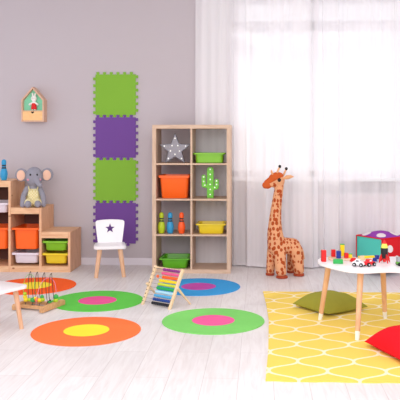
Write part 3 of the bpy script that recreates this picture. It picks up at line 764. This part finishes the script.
for k, (nm, rgb) in enumerate(RC):
    f = 0.085+0.865*k/9*0.98; y, z = LN*f, ZT*f
    b = BM(); tube(b, [(-hwA, y, z), (hwA, y, z)], 0.0016, 6); mesh_obj('rod', b, M_rod, t)
    b = BM()
    for s in (-1,):
        vv = Vector((0, -ZT, LN)).normalized(); q = Vector((s*hwA, y, z))+vv*0.0112
        ball(b, q, 0.0045, 8, 6)
    mesh_obj('rod_cap', b, M_dot, t, smooth=True)
    pitch = 0.0185
    for c in range(10):
        x = hwA-0.021-pitch*c
        if nm == 'orange' and c == 9: x = -hwA+0.055
        b = BM(); prof = [(0.005, -0.009), (0.0115, -0.006), (0.0132, 0), (0.0115, 0.006), (0.005, 0.009)]
        lathe(b, prof, 12, M=Matrix.Translation((x, y, z)) @ Matrix.Rotation(PI/2, 4, 'Y'))
        mesh_obj('bead', b, mat('abacus_'+nm, rgb, 0.35), t, smooth=True)

# ------------------------------------------------------------------ giraffe
gm_ = bpy.data.materials.new('giraffe_plush'); gm_.use_nodes = True
nt = gm_.node_tree; L = nt.links; pb = nt.nodes['Principled BSDF']; pb.inputs['Roughness'].default_value = 0.95; pb.inputs['Specular IOR Level'].default_value = 0.1
tc = nt.nodes.new('ShaderNodeTexCoord'); mp = nt.nodes.new('ShaderNodeMapping'); mp.inputs['Scale'].default_value = (1.15, 1.15, 0.85); L.new(tc.outputs['Object'], mp.inputs[0])
nz = nt.nodes.new('ShaderNodeTexNoise'); nz.inputs['Scale'].default_value = 45; L.new(mp.outputs[0], nz.inputs['Vector'])
ad = nt.nodes.new('ShaderNodeMixRGB'); ad.blend_type = 'ADD'; ad.inputs[0].default_value = 0.012; L.new(mp.outputs[0], ad.inputs[1]); L.new(nz.outputs['Color'], ad.inputs[2])
vo = nt.nodes.new('ShaderNodeTexVoronoi'); vo.inputs['Scale'].default_value = 26; vo.inputs['Randomness'].default_value = 0.6; L.new(ad.outputs[0], vo.inputs['Vector'])
sz = nt.nodes.new('ShaderNodeSeparateXYZ'); L.new(tc.outputs['Object'], sz.inputs[0])
mr = nt.nodes.new('ShaderNodeMapRange'); mr.inputs['From Min'].default_value = 0.43; mr.inputs['From Max'].default_value = 0.49; L.new(vo.outputs['Distance'], mr.inputs['Value'])
gx = nt.nodes.new('ShaderNodeMath'); gx.operation = 'GREATER_THAN'; gx.inputs[1].default_value = 0.90; L.new(sz.outputs[2], gx.inputs[0])
mxx = nt.nodes.new('ShaderNodeMath'); mxx.operation = 'MAXIMUM'; L.new(gx.outputs[0], mxx.inputs[0]); L.new(mr.outputs[0], mxx.inputs[1])
mx = nt.nodes.new('ShaderNodeMixRGB'); mx.inputs[1].default_value = lin((176, 78, 40)); mx.inputs[2].default_value = lin((226, 164, 122)); L.new(mxx.outputs[0], mx.inputs[0]); L.new(mx.outputs[0], pb.inputs['Base Color'])
M_gb = mat('giraffe_brown', (206, 96, 48), 0.95, bump=0.4, bscale=200, spec=0.1); M_gt = mat('giraffe_tan', (232, 172, 128), 0.95, spec=0.1); M_hoof = mat('giraffe_hoof', (170, 70, 40), 0.95)
GD = 6.9; S = GD/FP
gp = W((280-CX)*S, GD); gi = thing('toy_giraffe', 'large tan plush giraffe with brown spots standing in front of the curtain', 'soft toy', gp, TH)
def G3(px, py, y=0.0):
    d = GD+y; return Vector(((px-CX)*d/FP-(280-CX)*S, y, EYE-(py-HY)*d/FP))
b = BM()
neck = [(279.5, 186, .042), (277.5, 198, .047), (276.0, 210, .053), (275.0, 222, .062), (275, 234, .077), (276.5, 246, .090)]
for q, w in zip(neck, neck[1:]): cap(b, G3(q[0], q[1], 0.0), G3(w[0], w[1], 0.0), q[2], w[2], 16)
cap(b, G3(279, 245), G3(292.5, 246.5, 0.05), 0.078, 0.082, 16)
cap(b, G3(272.5, 250, 0.035), G3(270.3, 271, 0.03), 0.054, 0.042)       # far front leg
cap(b, G3(279.5, 252, -0.05), G3(281, 271, -0.11), 0.062, 0.054)        # near front leg
cap(b, G3(283, 272.8, -0.12), G3(281, 272.8, -0.12), 0.034, 0.036)
cap(b, G3(296, 251, 0.02), G3(298.8, 270.0, -0.0), 0.072, 0.053)          # near rear leg
cap(b, G3(292, 253, 0.13), G3(290.5, 269, 0.15), 0.05, 0.036)          # far rear leg
# head
ball(b, G3(278.5, 180.5, 0), (0.062, 0.056, 0.066), 18, 12)
cap(b, G3(276, 182.5), G3(268.5, 184), 0.045, 0.036)
for v in b.verts: v.co.z = max(v.co.z, 0.012)
body = blob('body', b, gm_, gi, 0.0085, 5)
# brown face blaze and muzzle
b = BM(); cap(b, G3(267.8, 184.6), G3(265.6, 185.2), 0.041, 0.034); mz_ = blob('muzzle', b, M_gb, gi, 0.005, 3)
b = BM(); ball(b, G3(276, 177.0, 0.0), (0.074, 0.061, 0.046), 18, 12, rot=Matrix.Rotation(R(-16), 3, 'Y')); cap(b, G3(272.5, 179.5, -.004), G3(267.5, 183), 0.040, 0.036)
blob('forehead', b, M_gb, gi, 0.006, 3)
for (x0, y0_, x1, y1_, dy) in ((277, 173, 279.8, 166.5, -0.03), (283.0, 176, 286.3, 168.8, 0.03)):
    b = BM(); tube(b, [G3(x0, y0_, dy), G3(x1, y1_, dy)], [0.010, 0.0085], 10); h = mesh_obj('horn', b, M_gt, gi, smooth=True)
    b = BM(); ball(b, G3(x1, y1_, dy), (0.0145, 0.0145, 0.0165), 12, 8); o = mesh_obj('horn_tip', b, mat('horn_black', (34, 30, 32), 0.9), h, smooth=True)
# ears
def ear(path, rad, flat):
    b = BM(); tube(b, path, rad, 12); mesh_obj('ear', b, M_gt, gi, smooth=True)
ear([G3(283, 178.5, -0.03), G3(287, 177.3, -0.035), G3(291, 176.6, -0.04), G3(294, 176.7, -0.04)], [0.008, 0.021, 0.016, 0.001], 1)
ear([G3(272.5, 174.5, -0.03), G3(271.6, 171.8, -0.035), G3(271.2, 169.6, -0.035)], [0.010, 0.011, 0.001], 1)
b = BM(); ball(b, G3(279.3, 180.0, -0.055), (0.018, 0.009, 0.019), 14, 10); ey = mesh_obj('eye', b, mat('eye_brown', (60, 26, 16), 0.25), gi, smooth=True)
b = BM(); ball(b, G3(279.3, 180.0, -0.064), (0.009, 0.003, 0.010), 10, 8); mesh_obj('pupil', b, M_eye, ey, smooth=True)
b = BM(); ball(b, G3(279.3, 180.0, 0.055), (0.018, 0.009, 0.019), 14, 10); mesh_obj('eye', b, mat('eye_brown', (60, 26, 16), 0.25), gi, smooth=True)
def hoof(c, rx, ry):
    b = BM(); loft(b, [[Vector((c.x+r*rx*math.cos(2*PI*k/20), c.y+r*ry*math.sin(2*PI*k/20), z)) for k in range(20)] for r, z in ((0.88, 0), (1, 0.006), (1, 0.020), (0.9, 0.024))]); mesh_obj('hoof', b, M_hoof, gi, smooth=True)
def feet(px, py, y): v = G3(px, py, y); return v
for (px_, y_, rx, ry) in ((270.1, 0.03, 0.043, 0.043), (281.9, -0.115, 0.056, 0.052), (298.8, 0.0, 0.053, 0.053), (290.5, 0.155, 0.038, 0.038)):
    v = G3(px_, 272, y_); hoof(Vector((v.x, v.y, 0)), rx, ry)
b = BM(); tube(b, [G3(299.5, 245, 0.05), G3(303, 251, 0.06), G3(304, 259, 0.06)], [0.008, 0.006, 0.008], 8); mesh_obj('tail', b, M_gt, gi, smooth=True)

# ------------------------------------------------------------------ cushions
def cushion(c, side, rz, m, label, hb=0.03, ht=0.115):
    b = BM(); n = 26; top = []; bot = []
    def f(s, t_):
        g_ = (1-abs(s)**2.6)*(1-abs(t_)**2.6)
        return max(g_, 0)**0.55
    def shape(s, t_):
        pinch = 1-0.07*(1-abs(t_)**2)*abs(s)**6
        pinch2 = 1-0.07*(1-abs(s)**2)*abs(t_)**6
        return s*pinch*side/2, t_*pinch2*side/2
    G0 = []; G1 = []
    for j in range(n+1):
        r0 = []; r1 = []
        for i in range(n+1):
            s, t_ = math.sin(PI/2*(2*i/n-1)), math.sin(PI/2*(2*j/n-1)); x, y = shape(s, t_); h = f(s, t_)
            wr = 0.004*math.sin(9*s+4*t_*t_)*math.sin(7*t_+2*s)*h
            edge = i in (0, n) or j in (0, n)
            v = b.verts.new((x, y, hb+ht*h+wr)); r1.append(v)
            r0.append(v if edge else b.verts.new((x, y, max(hb-hb*1.25*h, 0.0))))
        G0.append(r0); G1.append(r1)
    for j in range(n):
        for i in range(n):
            b.faces.new((G1[j][i], G1[j][i+1], G1[j+1][i+1], G1[j+1][i]))
            b.faces.new((G0[j][i], G0[j+1][i], G0[j+1][i+1], G0[j][i+1]))
    o = mesh_obj('cushion', b, m, smooth=False)
    for p in o.data.polygons: p.use_smooth = True
    o.location = (c.x, c.y, RUGZ+0.0005); o.rotation_euler = (0, 0, rz); tag(o, label, 'cushion', 'square floor cushions on the rug')
M_cg = mat('linen_olive', (152, 148, 58), 0.95, bump=0.4, bscale=400, spec=0.1, vary=0.06, vscale=30); M_cr = mat('cotton_red', (222, 24, 38), 0.9, bump=0.3, bscale=400, spec=0.15, vary=0.04, vscale=20)
cushion(W(0.772, 5.53), 0.41, TH+R(45-10), M_cg, 'olive green square cushion lying on the rug behind the left table leg', 0.028, 0.10)
cushion(W(1.119, 4.405), 0.42, TH+R(20), M_cr, 'bright red square cushion at the right edge of the rug', 0.03, 0.125)

# ------------------------------------------------------------------ cloud table
TZ = 0.462; c0w = W(0.985, 4.94)
t = thing('cloud_table', 'low white cloud-shaped table with white-tipped wooden legs, covered in toys', 'table', (c0w.x, c0w.y, RUGZ), TH)
ctr = Vector((0.985, 4.94))
cl = [(.618, 5.02), (.64, 5.13), (.72, 5.205), (.83, 5.215), (.93, 5.175), (1.04, 5.165), (1.15, 5.22), (1.28, 5.2), (1.36, 5.08), (1.33, 4.95), (1.36, 4.82), (1.28, 4.70), (1.16, 4.67), (1.06, 4.69), (.97, 4.675), (.87, 4.655), (.77, 4.70), (.70, 4.80), (.645, 4.90)]
ol = [tuple(v) for v in spline([(x-ctr.x, y-ctr.y) for x, y in cl], 5)]
b = BM(); prism(b, ol, TZ-0.02-RUGZ, TZ-RUGZ, 'z'); mesh_obj('tabletop', b, M_seat, t, bevel=0.005, smooth=True)
M_tip = mat('tip_white', (240, 236, 228), 0.4)
for (fu, fd, tu, td) in ((.653, 5.187, .705, 5.09), (.831, 4.673, .872, 4.77), (1.137, 5.244, 1.095, 5.13), (1.31, 4.73, 1.25, 4.82)):
    a = Vector((tu-ctr.x, td-ctr.y, TZ-0.0205-RUGZ)); f_ = Vector((fu-ctr.x, fd-ctr.y, 0.0)); j = f_.lerp(a, 0.125)
    bm = BM(); tube(bm, [j, j.lerp(a, .5), a], [0.0165, 0.019, 0.0215], 16); lg = mesh_obj('leg', bm, wood('beech_table', (230, 182, 142), (216, 164, 124), (6, 6, 1.0)), t, smooth=True)
    bm = BM(); tube(bm, [f_, j], [0.0145, 0.0168], 16)
    for v in bm.verts: v.co.z = 0.0 if v.co.z < 0.008 else v.co.z
    o = mesh_obj('leg_tip', bm, M_tip, lg, smooth=True); o['label'] = 'white foot tip'

# ------------------------------------------------------------------ toys on the table
def TP(px, py, z=TZ):
    d = FP*(EYE-z)/(py-HY); return W((px-CX)*d/FP, d, z+E)
BR = mat('block_red', (222, 36, 36), 0.4); BY = mat('block_yellow', (246, 212, 24), 0.4); BB = mat('block_blue', (34, 52, 140), 0.4); BG = mat('block_green', (50, 172, 84), 0.4)
def block(p, sx, sy, sz, m, label, rz=0.0, grp='wooden toy blocks on the table', name='toy_block'):
    b = BM(); box(b, -sx/2, sx/2, -sy/2, sy/2, 0, sz); o = mesh_obj(name, b, m, bevel=0.0015); o.location = p; o.rotation_euler = (0, 0, TH+rz)
    return tag(o, label, 'block', grp)
block(TP(323.6, 261.5), 0.031, 0.031, 0.080, BR, 'tall red block standing alone at the left end of the table', R(8))
BZ = TZ+0.013
M_bd = wood('board_wood', (236, 204, 172), (222, 186, 150), (2, 6, 6))
b = BM(); prism(b, rrect(0.095, 0.055, 0.03, 6), 0, 0.012, 'z'); o = mesh_obj('wooden_board', b, M_bd, bevel=0.002); pb_ = W(0.795, 5.10, TZ+E); o.location = pb_; o.rotation_euler = (0, 0, TH+R(-6)); tag(o, 'thin pale wooden board carrying upright blocks at the left of the table', 'board')
block(TP(333.3, 256.6, BZ), 0.028, 0.028, 0.050, BR, 'red block standing at the back left of the pale board', R(5))
block(TP(338.6, 258.2, BZ), 0.033, 0.030, 0.052, BB, 'dark blue block on the pale board, in front of the tall yellow one', R(-4))
o = block(TP(342.3, 255.9, BZ), 0.028, 0.028, 0.080, BY, 'tall yellow block with green cap on the pale board', R(3))
b = BM(); box(b, -0.014, 0.014, -0.014, 0.014, 0.0802, 0.086); mesh_obj('cap', b, BG, o, bevel=0.001)['label'] = 'green cap'
block(TP(346.3, 258.0, BZ), 0.027, 0.026, 0.036, BR, 'small red cube on the pale board right of the tall yellow block', R(6))
o = block(TP(350.3, 257.7, BZ), 0.027, 0.024, 0.024, BY, 'small yellow block with green cap at the right end of the board', R(-10))
b = BM(); box(b, -0.0135, 0.0135, -0.012, 0.012, 0.0242, 0.030); mesh_obj('cap', b, BG, o, bevel=0.001)['label'] = 'green cap'
block(TP(338.0, 263.6), 0.066, 0.028, 0.030, BG, 'green block lying flat in front of the pale board', R(-4))
def wedge(p, L_, w, h, m, label, rz=0):
    b = BM(); prism(b, [(-L_/2, 0), (L_/2, 0), (L_*0.3, h), (-L_*0.1, h)], -w/2, w/2, 'y'); o = mesh_obj('toy_block', b, m, bevel=0.0015); o.location = p; o.rotation_euler = (0, 0, TH+rz); tag(o, label, 'block', 'wooden toy blocks on the table')
wedge(TP(353.2, 261.4), 0.045, 0.03, 0.024, BR, 'slanted red block lying behind the white toy car', R(15))
wedge(TP(361.5, 259.6), 0.055, 0.03, 0.026, mat('block_wood', (232, 196, 150), 0.5), 'natural wood wedge block behind the toy cars', R(-8))
block(TP(366.3, 257.9), 0.120, 0.022, 0.014, BY, 'long flat yellow block lying behind the toy cars', R(12))
wedge(TP(374.6, 261.3), 0.030, 0.025, 0.024, BB, 'small blue wedge block, nearer of the two beside the rocket', R(20))
block(TP(377.0, 259.1), 0.024, 0.024, 0.028, BB, 'small blue cube, further of the two beside the rocket', R(20))

M_tyre = mat('tyre_black', (26, 26, 28), 0.7); M_hub = mat('hub_white', (225, 225, 228), 0.4)
def car(p, rz, m, label, dark):
    t = thing('toy_car', label, 'toy car', p, rz, 'wooden toy cars on the table')
    b = BM(); prism(b, spline([(-0.036, 0.010), (0.036, 0.010), (0.039, 0.022), (0.030, 0.029), (0.017, 0.032), (0.010, 0.045), (-0.016, 0.046), (-0.024, 0.033), (-0.036, 0.030), (-0.040, 0.020)], 3), -0.017, 0.017, 'y')
    mesh_obj('body', b, m, t, bevel=0.002, smooth=True)
    b = BM(); prism(b, [(-0.014, 0.033), (0.008, 0.033), (0.005, 0.042), (-0.011, 0.042)], -0.0176, 0.0176, 'y'); mesh_obj('side_window', b, dark, t)
    for x in (-0.023, 0.023):
        for s in (-1, 1):
            b = BM(); lathe(b, [(0.010, -0.005), (0.0125, -0.004), (0.0125, 0.004), (0.010, 0.005)], 18, M=Matrix.Translation((x, s*0.0225, 0.0125)) @ Matrix.Rotation(PI/2, 4, 'X')); w = mesh_obj('wheel', b, M_tyre, t, smooth=True)
            b = BM(); lathe(b, [(0.005, -0.0006), (0.005, 0.0006)], 12, M=Matrix.Translation((x, s*0.0279, 0.0125)) @ Matrix.Rotation(PI/2, 4, 'X')); mesh_obj('hub', b, M_hub, w)
    return t
car(TP(358.3, 266.3), TH+R(-22), M_white, 'white wooden toy car with black wheels near the table front', mat('car_glass', (70, 70, 80), 0.3))
car(TP(369.5, 266.0), TH+R(28), mat('car_red', (226, 36, 44), 0.35), 'red wooden toy car parked right of the white one', mat('car_pale', (240, 225, 225), 0.3))
# rocket
t = thing('toy_rocket', 'red and black wooden toy rocket with yellow nose band standing on the table', 'toy rocket', TP(384.4, 262.8), TH, None)
M_ry = mat('rocket_lime', (226, 228, 90), 0.4)
b = BM(); lathe(b, [(0.016, 0.030), (0.0225, 0.045), (0.0255, 0.075), (0.0245, 0.103)], 20); mesh_obj('hull', b, mat('rocket_black', (28, 28, 32), 0.35), t, smooth=True)
b = BM(); lathe(b, [(0.0245, 0.1032), (0.022, 0.118), (0.015, 0.132)], 20); mesh_obj('nose_band', b, M_ry, t, smooth=True)
b = BM(); lathe(b, [(0.0148, 0.1322), (0.009, 0.148), (0.0005, 0.162)], 16); mesh_obj('nose_cone', b, BR, t, smooth=True)
b = BM(); lathe(b, [(0.010, 0.006), (0.016, 0.0298)], 16); mesh_obj('nozzle', b, BR, t, smooth=True)
for k in range(4):
    a = R(20+90*k); M = Matrix.Rotation(a, 4, 'Z')
    b = BM(); prism(b, [(0.024, 0.062), (0.033, 0.05), (0.042, 0.028), (0.044, 0.0), (0.036, 0.006), (0.026, 0.026), (0.0185, 0.036)], -0.003, 0.003, 'y', M=M); mesh_obj('fin', b, BR, t, bevel=0.001)
# truck at the right edge
t = thing('toy_truck', 'green and grey toy truck at the right edge of the table', 'toy truck', TP(402.0, 265.6), TH+R(5))
b = BM(); box(b, -0.038, 0.038, -0.02, 0.02, 0.010, 0.026); mesh_obj('chassis', b, mat('truck_green', (90, 178, 60), 0.4), t, bevel=0.003)
b = BM(); box(b, -0.036, -0.004, -0.019, 0.019, 0.0262, 0.058); mesh_obj('cab', b, mat('truck_grey', (160, 162, 166), 0.4), t, bevel=0.003)
b = BM(); box(b, 0.0, 0.037, -0.019, 0.019, 0.0262, 0.045); mesh_obj('load_bed', b, mat('truck_green', (90, 178, 60), 0.4), t, bevel=0.003)
for x in (-0.025, 0.024):
    for s in (-1, 1):
        b = BM(); lathe(b, [(0.009, -0.005), (0.0115, -0.004), (0.0115, 0.004), (0.009, 0.005)], 16, M=Matrix.Translation((x, s*0.0255, 0.0115)) @ Matrix.Rotation(PI/2, 4, 'X')); mesh_obj('wheel', b, M_tyre, t, smooth=True)

# ------------------------------------------------------------------ spotted cube pouf
near = W(1.446, 6.80); ph = R(54.5); sdl, sdr, Hh = 0.335, 0.34, 0.372
t = thing('soft_pouf', 'soft cube pouf in teal and red with purple dotted top, behind the table', 'pouf', near, TH)
ul = Vector((-math.cos(ph), math.sin(ph), 0)); ur = Vector((math.sin(ph), math.cos(ph), 0))
def panel(o0, du, dv_, nout, n=12, bulge=0.025):
    b = BM(); Gd = []
    for j in range(n+1):
        Gd.append([b.verts.new(o0+du*(i/n)+dv_*(j/n)+nout*bulge*(1-(2*i/n-1)**2)*(1-(2*j/n-1)**2)) for i in range(n+1)])
    for j in range(n):
        for i in range(n): b.faces.new((Gd[j][i], Gd[j][i+1], Gd[j+1][i+1], Gd[j+1][i]))
    return b
def solid(b, parent, name, m, th=0.012, inward=None):
    r = bmesh.ops.extrude_face_region(b, geom=list(b.faces))
    for g_ in r['geom']:
        if isinstance(g_, bmesh.types.BMVert): g_.co += inward*th
    o = mesh_obj(name, b, m, parent, smooth=False)
    for p in o.data.polygons: p.use_smooth = True
    return o
Z = Vector((0, 0, 1)); O = Vector((0, 0, 0.075)); HV = Z*(Hh-0.079)
M_teal = mat('pouf_teal', (84, 196, 182), 0.8, spec=0.15); M_pr = mat('pouf_red', (214, 30, 40), 0.8, spec=0.15); M_pu = mat('pouf_purple', (146, 62, 168), 0.8, spec=0.15); M_pk = mat('pouf_navy', (52, 48, 110), 0.8); M_dotw = mat('pouf_dot', (236, 224, 226), 0.8)
solid(panel(O, ul*sdl, HV, -ur), t, 'side_panel', M_teal, inward=ur)['label'] = 'teal side panel'
solid(panel(O, ur*sdr, HV, -ul), t, 'side_panel', M_pr, inward=ul)['label'] = 'red side panel'
solid(panel(O+ul*sdl, ur*sdr, HV, ul), t, 'side_panel', M_pk, inward=-ul)['label'] = 'navy side panel'
solid(panel(O+ur*sdr, ul*sdl, HV, ur), t, 'side_panel', M_pr, inward=-ur)
solid(panel(O+HV, ul*sdl, ur*sdr, Z, bulge=0.05), t, 'top_panel', M_pu, inward=-Z)['label'] = 'purple top panel'
solid(panel(O, ul*sdl, ur*sdr, -Z, bulge=0.074), t, 'bottom_panel', M_pk, inward=Z, th=0.004)['label'] = 'navy underside'
cs_ = [O, O+ul*sdl, O+ul*sdl+ur*sdr, O+ur*sdr]
for i in range(4):
    b = BM(); tube(b, [cs_[i]+HV, cs_[(i+1) % 4]+HV], 0.006, 8); mesh_obj('piping', b, M_pr, t, smooth=True)
    b = BM(); tube(b, [cs_[i], cs_[i]+HV], 0.006, 8); mesh_obj('piping', b, M_pr, t, smooth=True)
def dot(o0, du, dv_, nout, s, t_, r, bulge):
    n = 22; b = BM(); vs = [[], []]
    lu, lv = du.length, dv_.length
    for k in range(n):
        a = 2*PI*k/n; ss, tt = s+r*math.cos(a)/lu, t_+r*math.sin(a)/lv
        ss = min(max(ss, 0.01), 0.99); tt = min(max(tt, 0.01), 0.99)
        p = o0+du*ss+dv_*tt+nout*(bulge*(1-(2*ss-1)**2)*(1-(2*tt-1)**2)+0.002)
        vs[0].append(b.verts.new(p))
    c_ = b.verts.new(o0+du*s+dv_*t_+nout*(bulge*(1-(2*s-1)**2)*(1-(2*t_-1)**2)+0.0035))
    for k in range(n): b.faces.new((vs[0][k], vs[0][(k+1) % n], c_))
    mesh_obj('dot', b, M_dotw, t)
dot(O, ul*sdl, HV, -ur, 0.62, 0.24, 0.042, 0.025)
for s, q in ((0.27, 0.66), (0.52, 0.3), (0.82, 0.78)): dot(O, ur*sdr, HV, -ul, s, q, 0.036, 0.025)
for s, q in ((0.22, 0.2), (0.75, 0.16), (0.2, 0.72), (0.72, 0.7)): dot(O+HV, ul*sdl, ur*sdr, Z, s, q, 0.045, 0.05)
